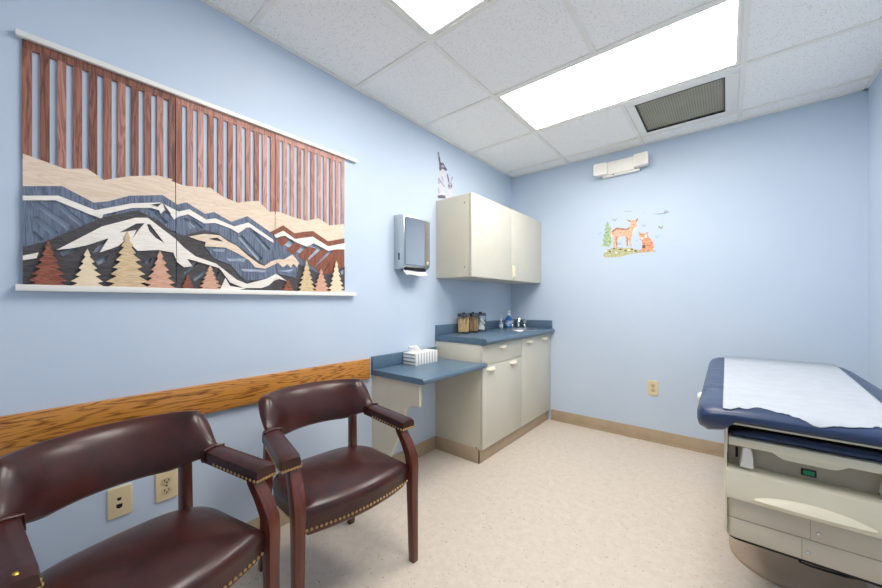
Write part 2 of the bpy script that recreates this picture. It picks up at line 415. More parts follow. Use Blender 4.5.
for k, (ya, yb) in enumerate(edges):
    b = bmesh.new(); n = 11; w = (yb - ya) * .0525; gap = ((yb - ya) - n * w) / (n - 1)
    box(b, .002, .008, ya, yb, 1.960, 1.992)
    mi = []
    for q in range(n):
        y0 = ya + q * (w + gap); zb = min(sand_z(y0), sand_z(y0 + w), sand_z(y0 + w / 2)) - .012
        box(b, .002, .0082, y0, y0 + w, zb, 1.9605)
    sp = obj('slat_panel', b, [SL[(0, 1, 2)[k]], SL[(3, 3, 1)[k]], SL[(1, 2, 2)[k]]], art)  # panels turn paler rightward, partly light and flare put into the wood colour
    for f in range(len(sp.data.polygons)): sp.data.polygons[f].material_index = [0, 1, 0, 2, 1, 0, 1, 2, 0, 1, 2, 0][f // 6]
slate_top = A((50, 140), (205, 140), (330, 205), (385, 200), (470, 178), (600, 175), (662, 215)) + B((40, 147), (75, 140), (155, 190), (195, 182), (270, 225), (340, 200), (440, 270))
rust_top = B((440, 270), (495, 240), (545, 275), (590, 268), (625, 265), (690, 310), (762, 297))
under = [(u, v + 5) for u, v in slate_top + rust_top[1:]]
plate('sand_ridge', tr(sand_top + under[::-1]), M['sand_w'], art, onart(.0152), .005, cuts=SEAMS)
slate_low = B((660, 465), (590, 420), (500, 400), (410, 430), (380, 405), (290, 345), (210, 295), (150, 280), (30, 290)) + A((650, 318), (590, 295), (500, 250), (370, 275), (300, 303), (150, 368), (50, 388))
hs = [A((88, 208), (106, 197), (250, 300), (228, 314)), A((158, 199), (192, 201), (300, 290), (278, 301)), A((88, 264), (107, 258), (192, 323), (166, 336)),
      A((90, 322), (98, 316), (134, 350), (120, 358)), A((262, 222), (288, 234), (345, 266), (328, 272)), A((395, 246), (425, 238), (412, 250), (390, 255)),
      A((548, 232), (562, 230), (622, 282), (612, 288)),
      B((58, 215), (74, 208), (116, 250), (94, 257)), B((90, 217), (102, 213), (146, 250), (128, 256)), B((298, 294), (313, 281), (405, 384), (388, 396)), B((350, 264), (362, 256), (440, 343), (426, 354))]
plate('slate_mountain', tr(slate_top + B((500, 325), (590, 375), (660, 440), (690, 455)) + slate_low), M['slate_w'], art, onart(.0192), .005, [tr(h) for h in hs], cuts=SEAMS)
sn = A((50, 178), (190, 178), (335, 235), (480, 208), (590, 205), (662, 240)) + B((40, 180), (85, 170), (160, 215), (200, 210), (280, 245), (343, 228), (450, 302), (455, 318), (440, 310), (350, 250), (335, 250), (300, 275), (265, 254), (200, 230), (150, 232), (80, 192), (40, 202)) + A((660, 262), (645, 272), (625, 245), (606, 236), (592, 250), (586, 236), (555, 226), (480, 226), (366, 252), (362, 270), (290, 242), (180, 196), (50, 196))
plate('snow_line', tr(sn), M['snow_w'], art, onart(.0228), .004, cuts=SEAMS)
for dk in (A((555, 213), (596, 208), (580, 222)), A((603, 212), (632, 250), (614, 242))):
    plate('rock_face', tr(dk), M['char_w'], art, onart(.0262), .003)
# right hand rust mountain
plate('rust_ridge', tr(rust_top + B((762, 322), (690, 336), (620, 294), (590, 298), (545, 304), (495, 268), (455, 284))), M['rust_w'], art, onart(.0212), .004, cuts=SEAMS)
plate('rust_snow_line', tr(B((455, 282), (495, 264), (545, 300), (590, 294), (622, 290), (690, 332), (762, 318), (762, 345), (722, 346), (690, 352), (627, 318), (600, 334), (556, 318), (500, 285), (462, 296))), M['snow_w'], art, onart(.0246), .003, cuts=SEAMS)
for q in (((498, 288), (522, 304), (492, 334), (462, 304)), ((552, 314), (578, 330), (538, 370), (508, 346)), ((602, 332), (642, 342), (592, 396), (556, 374)), ((664, 344), (694, 352), (628, 424), (596, 402)), ((720, 345), (748, 345), (664, 450), (630, 428)), ((750, 342), (762, 342), (762, 430), (700, 470), (668, 450))):
    plate('hatch_bar', tr(B(*q)), M['rust_w'], art, onart(.0205), .004, cuts=SEAMS)
# charcoal mountain with openings
ch = A((50, 380), (150, 355), (300, 290), (370, 262), (500, 235), (590, 280)) + B((8, 268), (60, 285), (150, 260), (210, 275), (290, 325), (380, 390), (410, 415), (440, 400), (500, 396), (560, 408), (600, 425), (660, 455), (700, 450), (762, 420), (762, 524), (2, 524)) + A((50, 531),)
chh = [A((196, 400), (278, 378), (256, 398), (206, 414)), A((340, 382), (380, 352), (358, 395), (326, 402)), A((335, 436), (386, 410), (378, 436), (346, 450)), A((516, 444), (560, 420), (548, 445)), A((56, 415), (106, 402), (96, 420), (58, 428)),
       B((62, 444), (130, 396), (122, 410), (66, 456)), B((100, 476), (185, 410), (182, 424), (110, 486)), B((196, 456), (216, 437), (206, 468)), B((742, 440), (758, 430), (758, 452), (748, 456))]
plate('charcoal_mountain', tr(ch), M['char_w'], art, onart(.0238), .005, [tr(h) for h in chh], cuts=SEAMS)
plate('slate_hollow', tr(B((150, 332), (240, 337), (290, 362), (345, 395), (372, 424), (420, 430), (470, 405), (560, 420), (548, 470), (470, 452), (420, 474), (330, 482), (300, 455), (262, 412), (190, 385))), M['slate_w'], art, onart(.0278), .002, cuts=SEAMS)
for q in (((245, 386), (332, 386), (322, 399), (256, 397)), ((306, 430), (422, 436), (410, 446), (316, 441)), ((180, 344), (240, 346), (236, 356), (192, 354)), ((465, 440), (540, 432), (520, 446))):
    plate('pale_bar', tr(B(*q)), M['pale_slate_w'], art, onart(.0296), .002, cuts=SEAMS)
plate('sand_crest', tr(B((80, 290), (150, 278), (215, 285), (250, 310), (290, 330), (340, 375), (385, 408), (410, 418), (440, 398), (470, 388), (495, 390), (532, 368), (562, 404), (552, 424), (536, 408), (525, 426), (510, 410), (490, 424), (470, 404), (415, 430), (370, 424), (345, 394), (290, 362), (240, 338), (150, 332), (156, 314), (118, 304))), M['sand_w'], art, onart(.0298), .003, [tr(B((165, 300), (205, 294), (232, 312), (200, 308)))], cuts=SEAMS)
sp_ = A((182, 392), (360, 300), (490, 266), (540, 266), (650, 350)) + B((60, 338), (110, 376), (200, 408), (290, 478), (335, 496), (420, 474), (462, 452), (508, 484), (476, 474), (452, 482), (430, 502), (400, 514), (320, 514), (262, 490), (215, 428), (110, 396), (72, 386), (98, 420), (60, 424), (30, 400)) + A((640, 402), (580, 392), (500, 396), (455, 352), (425, 376), (400, 386), (350, 402), (386, 346), (300, 374), (240, 386))
plate('snow_peak', tr(sp_), M['snow_w'], art, onart(.0292), .005, [tr(A((428, 324), (496, 288), (528, 287), (505, 312), (482, 346), (495, 314))), tr(A((536, 290), (550, 292), (606, 366), (570, 344), (546, 318)))], cuts=SEAMS)
plate('snow_patch', tr(A((50, 414), (112, 402), (104, 424), (50, 432))), M['snow_w'], art, onart(.0288), .003)
plate('snow_drift', tr(B((228, 500), (240, 470), (262, 505), (330, 516), (300, 522), (215, 522))), M['snow_w'], art, onart(.0288), .003)
def pine(u, v, vb, hw, n, m, d, seed):
    r = random.Random(seed); left, right = [], []
    for q in range(n):
        f0, f1 = (q + .15) / n, (q + 1) / n
        for side, lst in ((-1, left), (1, right)):
            j = r.uniform(-.12, .12) / n
            lst.append((u + side * hw * (f1 * .98 + r.uniform(-.03, .05)), v + (vb - v) * (f1 + j * .5 - .02 / n)))
            if q < n - 1: lst.append((u + side * hw * (f1 * .60), v + (vb - v) * (f1 + .22 / n)))
    poly = [(u, v)] + right + left[::-1]
    plate('pine_tree', tr([(a, min(bb, vb)) for a, bb in poly]), m, art, onart(d), .004, cuts=SEAMS)
vb = lambda u: 285.2 + (u - 22) * .0205
for s, (u, v, hw, n, c) in enumerate(((48.2, 240.5, 22.5, 7, 'red'), (87.3, 249, 19.5, 6, 'cream'), (127.3, 231.6, 24, 8, 'tan'), (159.5, 250.7, 18, 6, 'pink'), (187.2, 274.5, 8.5, 4, 'red'), (209.5, 265.3, 13.5, 6, 'pink'), (287.5, 280, 7.5, 4, 'red'), (306, 259.6, 10, 7, 'tan'), (320.6, 268.7, 9.5, 6, 'pink'), (335.6, 260.7, 9, 7, 'cream'))):
    pine(u, v, vb(u) + 1.5, hw, n, TW[c], .0345 + .0009 * (s % 2), s)
for y in (.417, .826):
    b = bmesh.new(); box(b, .001, .003, y - .002, y + .002, 1.199, 1.987); obj('seam_shade_strip', b, M['seam'], art)  # dark strip behind the open panel gap, standing in for its shade

# ------------------------------------------------------------------ base cabinet, counter, desk
cab = thing('base_cabinet', 'almond laminate base cabinet with a drawer and doors under the sink counter', 'cabinet', (.2, 2.7, 0))
b = bmesh.new(); box(b, .002, .412, CY, YB - .002, .096, .840); obj('carcass', b, M['laminate'], cab, .002)
b = bmesh.new(); box(b, .002, .40, CY + .001, YB - .002, 0, .0965); box(b, .002, .410, CY - .007, CY + .001, 0, .1); box(b, .4, .41, CY - .007, YB - .009, 0, .096)
obj('toe_kick', b, M['vinyl_base'], cab, .002)
FX0, FX1 = .413, .432
def pull(parent, y, z, x=FX1):
    """moulded crescent pull, hand under"""
    b = bmesh.new(); w = .058; rings = []
    for k in range(13):
        s = -1 + k / 6; r = max(.05, (1 - abs(s) ** 2.4)) 
        rings.append([(x - .001, y + s * w, z + .013), (x + .012 * r, y + s * w, z + .014), (x + .024 * r, y + s * w, z + .006 * r), (x + .026 * r, y + s * w, z - .004 * r), (x + .021 * r, y + s * w, z - .012 * r), (x - .001, y + s * w, z - .013 * r - .002)])
    loft(b, rings); obj('pull', b, M['pull'], parent)
YM = 2.685
b = bmesh.new(); box(b, FX0, FX1, CY + .002, YM - .0015, .690, .834); d = obj('drawer', b, M['laminate_lt'], cab, .002); pull(d, 2.36, .80)
b = bmesh.new(); box(b, FX0, FX1, CY + .002, YM - .0015, .1, .687); d = obj('door', b, M['laminate_lt'], cab, .002)
pull(d, 2.19, .655); pull(d, 2.53, .657)
b = bmesh.new(); box(b, FX0, FX1, YM + .0015, YB - .018, .1, .834); d = obj('door', b, M['laminate_lt'], cab, .002); pull(d, 2.83, .80); pull(d, 3.14, .80)
b = bmesh.new(); box(b, FX0 - .001, FX1 - .004, YB - .016, YB - .001, .1, .838); obj('filler_strip', b, M['laminate'], cab, .001)
b = bmesh.new(); dome(b, (.38, CY, .105), (0, -1, 0), .005, .003); obj('screw', b, M['dark'], cab)

SX, SY, CZ = .26, 3.0, .885
def bullnose(b, x0, x1, y0, y1, z0, z1):
    r = (z1 - z0) / 2 - .002; zc = (z0 + z1) / 2
    sec = [(x0, z0)] + [(x1 - r + r * math.cos(a), zc + (z1 - z0) / 2 * math.sin(a)) for a in [-PI / 2 + k * PI / 10 for k in range(11)]] + [(x0, z1)]
    e = .003; cx_, cz_ = (x0 + x1) / 2, zc
    loft(b, [[(cx_ + (x - cx_) * s, y, cz_ + (z - cz_) * s) for x, z in sec] for y, s in ((y0, .9), (y0 + e, 1), (y1 - e, 1), (y1, .9))])
ct = thing('countertop', 'blue laminate sink countertop with backsplash on the almond base cabinet', 'countertop', (.2, 2.7, .84))
ell = [(SX + .125 * math.cos(k * PI / 18), SY + .165 * math.sin(k * PI / 18)) for k in range(36)]
plate('slab', [(.0, CY - .006), (.432, CY - .006), (.432, YB - .001), (.0, YB - .001)], M['counter'], ct, lambda a, c, d: (a + .001, c, CZ - .022 + d), .044, [ell], 0)
b = bmesh.new(); bullnose(b, .432, .473, CY - .006, YB - .001, CZ - .044, CZ); obj('front_edge', b, M['counter'], ct)
b = bmesh.new(); box(b, .001, .021, CY - .006, YB - .001, CZ - .001, .962); box(b, .02, .448, YB - .021, YB - .001, CZ - .001, .962); obj('backsplash', b, M['counter'], ct, .003)
t = thing('sink', 'small round steel sink set in the blue countertop', 'sink', (SX, SY, .885))
b = bmesh.new(); n = 40
def er(s, z, k): return (SX + (.125 + s) * math.cos(2 * PI * k / n), SY + (.165 + s) * math.sin(2 * PI * k / n), z)
loft(b, [[er(s, z, k) for k in range(n)] for s, z in ((.022, .8852), (.02, .889), (.008, .8895), (-.004, .883), (-.012, .82), (-.03, .778), (-.09, .772), (-.09, .769), (-.026, .774), (-.008, .82), (-.002, .879), (.004, .8852))], cap=False)
obj('basin', b, M['steel'], t)
b = bmesh.new(); lathe(b, SX, SY, [(.033, .7715), (.033, .776), (.012, .777)], 20); obj('drain', b, M['chrome'], t)
fx_, fy_ = .13, 3.215
t = thing('faucet', 'small chrome faucet in the corner behind the sink', 'faucet', (fx_, fy_, CZ))
b = bmesh.new(); lathe(b, fx_, fy_, [(.026, CZ - .0005), (.026, CZ + .008), (.016, CZ + .014), (.014, CZ + .055), (.012, CZ + .06)]); obj('faucet_base', b, M['chrome'], t)
b = bmesh.new(); tube(b, [(fx_, fy_, CZ + .05), (fx_ + .004, fy_ - .005, CZ + .085), (fx_ + .02, fy_ - .03, CZ + .1), (fx_ + .05, fy_ - .075, CZ + .092), (fx_ + .056, fy_ - .085, CZ + .065)], .009); obj('spout', b, M['chrome'], t)
for dx, dy in ((-.06, -.01), (.06, .02)):
    b = bmesh.new(); lathe(b, fx_ + dx, fy_ + dy, [(.02, CZ - .0005), (.018, CZ + .02), (.012, CZ + .035), (.022, CZ + .042), (.024, CZ + .068), (.014, CZ + .075)]); obj('handle', b, M['chrome'], t)

desk = thing('wall_desk', 'blue laminate wall desk shelf between the chairs and the base cabinet', 'desk', (.22, 1.77, .68))
DZ = .712; DY0, DY1 = 1.438, CY - .010
b = bmesh.new(); box(b, .001, .434, DY0, DY1, DZ - .034, DZ); obj('desk_top', b, M['counter'], desk)
b = bmesh.new(); bullnose(b, .434, .457, DY0, CY + .03, DZ - .034, DZ); obj('front_edge', b, M['counter'], desk)
b = bmesh.new(); box(b, .001, .02, DY0, DY1, DZ, DZ + .083); obj('backsplash', b, M['counter'], desk, .003)
pts = [(.001, .677), (.415, .677), (.415, .548), (.365, .548)]
for k in range(7):
    a = PI / 2 + k * PI / 12; pts.append((.365 + .0 + .065 * math.cos(a), .483 + .065 * math.sin(a)))
pts += [(.255, .36), (.205, .26), (.15, .16), (.11, .11), (.001, .11)]
plate('support_bracket', pts, M['laminate'], desk, lambda a, c, d: (a, 1.456 + d, c), .019)

# tissue box
q = [at(u, v, 'z', DZ) for u, v in ((404, 363), (414, 364.5), (437, 358))]
TX0, TX1, TY0, TY1 = .028, .140, 1.700, 1.940
t = thing('tissue_box', 'white striped tissue box on the blue wall desk', 'tissue box', ((TX0 + TX1) / 2, (TY0 + TY1) / 2, DZ))
def striped():
    m = mat('striped_card', (238, 238, 236), .6); v = coords(m)
    n = N(m, 'ShaderNodeTexWave', Scale=11.0, Distortion=.0); n.bands_direction = 'Y'; L(m, v, n.inputs['Vector'])
    base(m, ramp(m, n.outputs['Fac'], [(.25, (190, 190, 186)), (.45, (240, 240, 238))])); return m
def striped_end():
    m = mat('striped_card_end', (238, 238, 236), .6); v = coords(m)
    n = N(m, 'ShaderNodeTexWave', Scale=13.0, Distortion=.0); n.bands_direction = 'Z'; L(m, v, n.inputs['Vector'])
    base(m, ramp(m, n.outputs['Fac'], [(.25, (150, 152, 150)), (.5, (236, 236, 232))])); return m
b = bmesh.new(); box(b, TX0, TX1, TY0, TY1, DZ, DZ + .083)
o = obj('carton', b, [striped(), striped_end(), M['tissue']], t, .001)
for p in o.data.polygons:
    if abs(p.normal.y) > .8: p.material_index = 1
    elif p.normal.z > .8: p.material_index = 2
b = bmesh.new(); rings = []
for k in range(6):
    z = DZ + .082 + k * .009; s = 1 - k * .1
    rings.append([(.085 + .03 * s * math.cos(a) * (.45 + .1 * math.sin(3 * a)) + .006 * k - .02, 1.79 + .075 * s * math.sin(a) - .014 * k, z + .006 * math.sin(2 * a + k)) for a in [j * PI / 10 for j in range(20)]])
loft(b, rings); obj('tissue', b, M['tissue'], t)

# glass jars
M['glass'] = mat('jar_glass', (250, 252, 252), .02, trans=1.0, ior=1.12, spec=.4)
def sticks(bm, cx, cy, n, rad, z0, z1, th, seed):
    r = random.Random(seed)
    for k in range(n):
        a = r.uniform(0, 2 * PI); q = rad * math.sqrt(r.uniform(.1, 1)); a2 = a + r.uniform(-.5, .5)
        tube(bm, [(cx + q * math.cos(a), cy + q * math.sin(a), z0), (cx + q * math.cos(a2), cy + q * math.sin(a2), z1 - r.uniform(0, .012))], th, 5)
def jar(u, v, label, fill):
    cx, cy = .088, at(u, v, 'x', .088).y; R = .051; Z = CZ; Ht = .135
    t = thing('glass_jar', label, 'jar', (cx, cy, Z), 0, 'glass supply jars on the counter')
    b = bmesh.new(); lathe(b, cx, cy, [(R * .9, Z), (R, Z + .006), (R, Z + Ht), (R * .97, Z + Ht + .004), (R * .92, Z + Ht), (R * .93, Z + .01), (.004, Z + .008)]); obj('glass', b, M['glass'], t)
    b = bmesh.new(); lathe(b, cx, cy, [(R * .9, Z + Ht + .001), (R * 1.02, Z + Ht + .003), (R * 1.02, Z + Ht + .022), (R * .9, Z + Ht + .028), (.012, Z + Ht + .029), (.014, Z + Ht + .034), (.008, Z + Ht + .037)]); obj('lid', b, M['dark_steel'], t)
    b = bmesh.new()
    if fill == 'cotton':
        r = random.Random(4)
        for k in range(60):
            a = r.uniform(0, 2 * PI); q = r.uniform(.004, .034); z = Z + .022 + r.uniform(0, .095)
            bmesh.ops.create_icosphere(b, subdivisions=1, radius=.0135, matrix=Matrix.Translation((cx + q * math.cos(a), cy + q * math.sin(a), z)))
        o = obj('cotton_balls', b, M['tissue'], t); o['kind'] = 'stuff'
    elif fill == 'depressors':
        r = random.Random(9)
        for k in range(44):
            a = r.uniform(0, 2 * PI); q = .042 * math.sqrt(r.uniform(.05, 1)); ln = r.uniform(-.25, .25)
            tube(b, [(cx + q * math.cos(a), cy + q * math.sin(a), Z + .012), (cx + q * math.cos(a + ln), cy + q * math.sin(a + ln), Z + .131 - r.uniform(0, .01))], .0052, 6)
        o = obj('tongue_depressors', b, flat('birch_stick', (240, 208, 160), (226, 188, 138), .7, 60), t); o['kind'] = 'stuff'
    else:
        sticks(b, cx, cy, 100, .042, Z + .012, Z + .131, .0024, 2); o = obj('swabs', b, flat('swab_stick', (220, 182, 138), (198, 158, 116), .7, 60), t); o['kind'] = 'stuff'
jar(463.7, 332, 'left glass jar full of tongue depressors, nearest the camera', 'depressors')
jar(472.8, 331, 'middle glass jar full of thin wooden swabs', 'swabs')
jar(480.2, 330, 'right glass jar full of white cotton balls', 'cotton')

# soap bottles
M['blue_clear'] = mat('blue_gel', (60, 130, 205), .1, trans=.35, ior=1.33)
M['clear_gel'] = mat('clear_gel', (205, 222, 235), .1, trans=.5, ior=1.33)
def pump(x, y, r, h, m, label, band):
    t = thing('soap_bottle', label, 'bottle', (x, y, CZ), 0, 'pump bottles by the sink'); Z = CZ
    b = bmesh.new(); lathe(b, x, y, [(r * .9, Z), (r, Z + .005), (r, Z + h * .72), (r * .8, Z + h * .84), (r * .42, Z + h * .92), (r * .4, Z + h)]); bt = obj('bottle_body', b, m, t)
    b = bmesh.new(); lathe(b, x, y, [(r * 1.01, Z + h * .2), (r * 1.02, Z + h * .22), (r * 1.02, Z + h * .58), (r * 1.01, Z + h * .6)]); obj('paper_label', b, band, bt)
    b = bmesh.new(); lathe(b, x, y, [(r * .45, Z + h), (r * .45, Z + h + .018), (r * .16, Z + h + .02), (r * .16, Z + h + .04), (r * .42, Z + h + .042), (r * .42, Z + h + .052)])
    tube(b, [(x, y, Z + h + .047), (x + .02, y - .02, Z + h + .047), (x + .026, y - .026, Z + h + .04)], .005, 8); obj('pump', b, M['white'], t)
pump(.105, 3.065, .033, .125, M['blue_clear'], 'blue pump bottle with a white pump by the sink', flat('blue_label', (50, 96, 170), (205, 216, 232), .5, 40))
pump(.088, 2.945, .019, .075, M['clear_gel'], 'short clear pump bottle against the backsplash', flat('white_label', (214, 222, 230), (150, 170, 190), .5, 40))

# ------------------------------------------------------------------ upper cabinet
up = thing('upper_cabinet', 'almond wall cabinet with two doors hung above the sink counter', 'cabinet', (.16, 2.7, 1.325))
UY0 = 2.088
b = bmesh.new(); box(b, .001, .312, UY0, YB - .002, 1.328, 1.934); obj('carcass', b, M['laminate'], up, .002)
for a, c in ((UY0, 2.696), (2.699, YB - .003)):
    b = bmesh.new(); box(b, .314, .333, a, c, 1.326, 1.938); dr = obj('door', b, M['laminate_lt'], up, .004, 3)
    if a > 2.2:
        b = bmesh.new(); box(b, .3325, .3336, 2.699, 2.705, 1.362, 1.452); obj('pull_shade', b, M['pan'], dr)  # thin taupe strip on the door face, painted shade beside the pull
        b = bmesh.new(); loft(b, [[(.332 + dx, 2.716 + dy, z) for dx, dy in ((0, -.012), (d_, -.010), (d_ + .003, 0), (d_, .010), (0, .012))] for z, d_ in ((1.348, .002), (1.356, .016), (1.37, .022), (1.40, .014), (1.43, .022), (1.448, .016), (1.456, .002))]); obj('pull', b, M['pull'], dr)
for z in (1.87, 1.40):
    b = bmesh.new(); dome(b, (.27, UY0, z), (0, -1, 0), .005, .003); obj('screw', b, M['dark'], up)

# ------------------------------------------------------------------ paper towel dispenser
DYa, DYb = 1.637, 1.899
td = thing('towel_dispenser', 'polished steel paper towel dispenser on the left wall beside the upper cabinet', 'towel dispenser', (0, 1.77, 1.36))
b = bmesh.new(); loft(b, [[(.001, y, z) for y, z in ((DYa, 1.362), (DYb, 1.362), (DYb, 1.735), (DYa, 1.735))], [(.06, y, z) for y, z in ((DYa, 1.366), (DYb, 1.366), (DYb, 1.733), (DYa, 1.733))], [(.096, y, z) for y, z in ((DYa, 1.385), (DYb, 1.385), (DYb, 1.722), (DYa, 1.722))]])
obj('case', b, M['steel'], td, .003)
b = bmesh.new(); loft(b, [[(x, p[0], p[1]) for p in rrect(DYa + .008 + s, DYb - .003 - s, 1.392 + s, 1.716 - s, .006, 4)] for x, s in ((.095, 0), (.1, 0), (.1025, .003))]); dr = obj('door', b, M['mirror_steel'], td, smooth=False)
b = bmesh.new(); dome(b, (.102, DYb - .03, 1.418), (1, 0, 0), .012, .006); obj('lock', b, M['ivory'], dr)
b = bmesh.new(); loft(b, [[(p[0], DYa - d, p[1]) for p in rrect(.045, .058, 1.425, 1.475, .005, 3)] for d in (-.001, .0012)]); obj('level_slot', b, M['dark'], td)
b = bmesh.new(); box(b, .035, .085, DYa + .03, DYb - .03, 1.36, 1.375); obj('mouth', b, M['dark'], td)
b = bmesh.new(); loft(b, [[(x, y, z) for y in (DYa + .02,) for x, z in ()] or [(x, DYa + .025 + k * .019 , z + .004 * math.sin(k * .7)) for x, z in ((.055, 1.372), (.075, 1.345), (.098, 1.325), (.1, 1.33), (.08, 1.352), (.062, 1.374))] for k in range(12)]); obj('paper_towel', b, M['tissue'], td)

# ------------------------------------------------------------------ wall decals
D = lambda pts: [(lambda p: (p.x, p.z))(at(595 + x / 9.4875, 200 + y / 9.4875, 'y', YB)) for x, y in pts]
def onback(d): return lambda a, z, k: (a, YB - d - k, z)
dc = thing('wall_decal', 'painted wall sticker of a fawn and a fox among butterflies on the back wall', 'wall sticker', (1.1, YB, 1.55))
cols = {k: flat('print_' + k, c1, c2, .8, s) for k, c1, c2, s in (('green', (132, 164, 120), (196, 212, 176), 70), ('moss', (164, 166, 120), (206, 206, 166), 70), ('fawn', (212, 158, 124), (236, 202, 176), 60), ('fawn_dark', (156, 106, 84), (196, 150, 124), 70), ('fox', (206, 122, 84), (234, 180, 146), 60), ('cream', (244, 232, 220), (236, 220, 204), 50), ('brown', (104, 72, 58), (136, 100, 80), 80), ('blue', (150, 184, 222), (182, 204, 232), 60), ('grey', (150, 160, 168), (178, 186, 194), 80), ('olive', (142, 140, 90), (170, 166, 116), 80))}
def dec(name, pts, c, lay, par=dc): return plate(name, D(pts), cols[c], par, onback(.0004 + lay * .0006), .0005)
dec('fir_tree', [(120, 195), (138, 250), (160, 270), (146, 285), (165, 320), (150, 335), (160, 400), (140, 440), (60, 440), (85, 400), (66, 385), (92, 350), (76, 335), (100, 300), (86, 290), (108, 255), (98, 240)], 'green', 0)
dec('grass_mound', [(80, 520), (110, 470), (200, 450), (330, 455), (440, 480), (580, 478), (560, 492), (430, 498), (330, 515), (230, 540), (130, 545), (85, 540)], 'moss', 1)
r = random.Random(3)
for k in range(9):
    cx, cy = 110 + k * 34 + r.uniform(-10, 10), 470 + r.uniform(-14, 38) * (1 if k < 6 else .4)
    dec('flower', [(cx + 11 * math.cos(a) * (1 + .35 * math.sin(3 * a)), cy + 9 * math.sin(a)) for a in [j * PI / 5 for j in range(10)]], 'brown' if k % 3 else 'cream', 2)
fw = dec('fawn', [(150, 300), (205, 262), (300, 272), (325, 258), (340, 225), (330, 205), (350, 190), (385, 195), (395, 215), (398, 250), (388, 270), (370, 315), (345, 350), (340, 380), (350, 445), (335, 448), (322, 385), (312, 385), (310, 440), (296, 440), (292, 370), (285, 348), (235, 345), (212, 380), (218, 450), (200, 452), (196, 390), (188, 455), (172, 455), (178, 390), (180, 345), (160, 370), (148, 345)], 'fawn', 3)
dec('ear', [(332, 212), (296, 186), (322, 190), (345, 198)], 'fawn_dark', 4, fw); dec('ear', [(382, 196), (410, 165), (408, 190), (394, 208)], 'fawn_dark', 4, fw)
dec('back_stripe', [(160, 296), (206, 262), (300, 272), (326, 262), (330, 275), (290, 286), (210, 280), (172, 305)], 'fawn_dark', 4, fw)
dec('chest', [(372, 262), (396, 252), (388, 272), (370, 315), (352, 330), (360, 290)], 'cream', 4, fw); dec('eye', [(362, 228), (370, 224), (373, 232), (366, 236)], 'brown', 5, fw)
dec('tail', [(150, 310), (166, 330), (160, 370), (148, 350)], 'cream', 4, fw)
for kx in (196, 300): dec('leg_shade', [(kx, 350), (kx + 14, 350), (kx + 10, 385), (kx + 14, 436), (kx + 4, 436), (kx + 2, 390)], 'fawn_dark', 4, fw)
fx = dec('fox', [(418, 300), (440, 318), (478, 318), (508, 300), (502, 340), (530, 375), (552, 405), (560, 445), (545, 478), (500, 492), (420, 488), (440, 470), (450, 440), (448, 400), (440, 378), (418, 345)], 'fox', 3)
dec('bib', [(425, 350), (440, 360), (462, 352), (450, 378), (432, 375)], 'cream', 4, fx); dec('paw', [(448, 430), (480, 428), (475, 455), (450, 458)], 'brown', 4, fx); dec('nose', [(428, 368), (438, 368), (433, 378)], 'brown', 5, fx)
dec('tail_tip', [(425, 472), (520, 462), (545, 478), (470, 492), (420, 488)], 'fox', 4, fx); dec('cheek', [(470, 330), (495, 330), (490, 360), (470, 358)], 'cream', 4, fx)
def fly(cx, cy, s, c, name='butterfly'):
    dec(name, [(cx, cy), (cx - s * .9, cy - s * .6), (cx - s, cy + .1 * s), (cx - .2 * s, cy + .35 * s), (cx + .1 * s, cy + .5 * s), (cx + .35 * s, cy + .2 * s), (cx + s * .8, cy - s * .9), (cx + s * .35, cy - s * .5)], c, 1)
for a in ((190, 190, 24, 'grey'), (466, 244, 22, 'grey'), (628, 262, 26, 'olive'), (594, 350, 26, 'blue'), (46, 322, 18, 'blue'), (236, 415, 20, 'grey'), (466, 122, 8, 'grey')): fly(*a)
dec('bird', [(530, 132), (590, 130), (650, 122), (665, 92), (710, 118), (660, 132), (590, 138)], 'grey', 1)
dec('bird', [(280, 106), (345, 104), (348, 109), (282, 110)], 'grey', 1)
dec('water_drop', [(380, 392), (420, 366), (424, 372), (386, 398)], 'blue', 2)

RB = lambda pts: [(lambda p: (p.y, p.z))(at(420 + x / 8.4, 140 + y / 8.4, 'x', 0)) for x, y in pts]
rb = thing('wall_decal', 'grey sketched rabbit wall sticker on the left wall above the upper cabinet', 'wall sticker', (0, 2.2, 1.95))
rcol = {k: flat('rabbit_' + k, c1, c2, .8, s) for k, c1, c2, s in (('pale', (214, 216, 226), (198, 202, 214), 40), ('mid', (158, 158, 176), (186, 188, 204), 70), ('dark', (84, 80, 98), (120, 116, 136), 90))}
def rab(name, pts, c, lay, par=rb): return plate(name, RB(pts), rcol[c], par, (lambda dd: lambda a, z, k: (dd + k, a, z))(.0004 + lay * .0006), .0005)
tall = rab('tall_rabbit', [(160, 180), (200, 195), (225, 245), (215, 262), (222, 300), (220, 380), (212, 440), (215, 488), (160, 490), (150, 470), (155, 430), (145, 380), (150, 320), (160, 265), (155, 220)], 'pale', 1)
rab('ear', [(145, 105), (155, 100), (165, 145), (172, 185), (160, 190), (150, 150)], 'dark', 2, tall); rab('ear', [(146, 112), (152, 110), (158, 150), (154, 152)], 'mid', 3, tall)
rab('head', [(160, 182), (195, 195), (210, 222), (228, 250), (215, 262), (190, 240), (165, 262), (160, 235)], 'dark', 2, tall)
rab('face', [(182, 205), (200, 218), (196, 232), (176, 228)], 'mid', 3, tall)
for q in ([(150, 320), (163, 318), (185, 350), (210, 392), (203, 398), (170, 360), (152, 372)], [(145, 468), (180, 462), (212, 470), (214, 490), (152, 490)], [(186, 300), (198, 350), (192, 352), (178, 305)], [(150, 400), (158, 400), (166, 452), (156, 452)]): rab('fur_shade', q, 'mid' if q[0][1] < 440 else 'dark', 2, tall)
small = rab('small_rabbit', [(236, 340), (265, 345), (276, 380), (285, 430), (290, 478), (226, 486), (232, 440), (230, 390)], 'pale', 1)
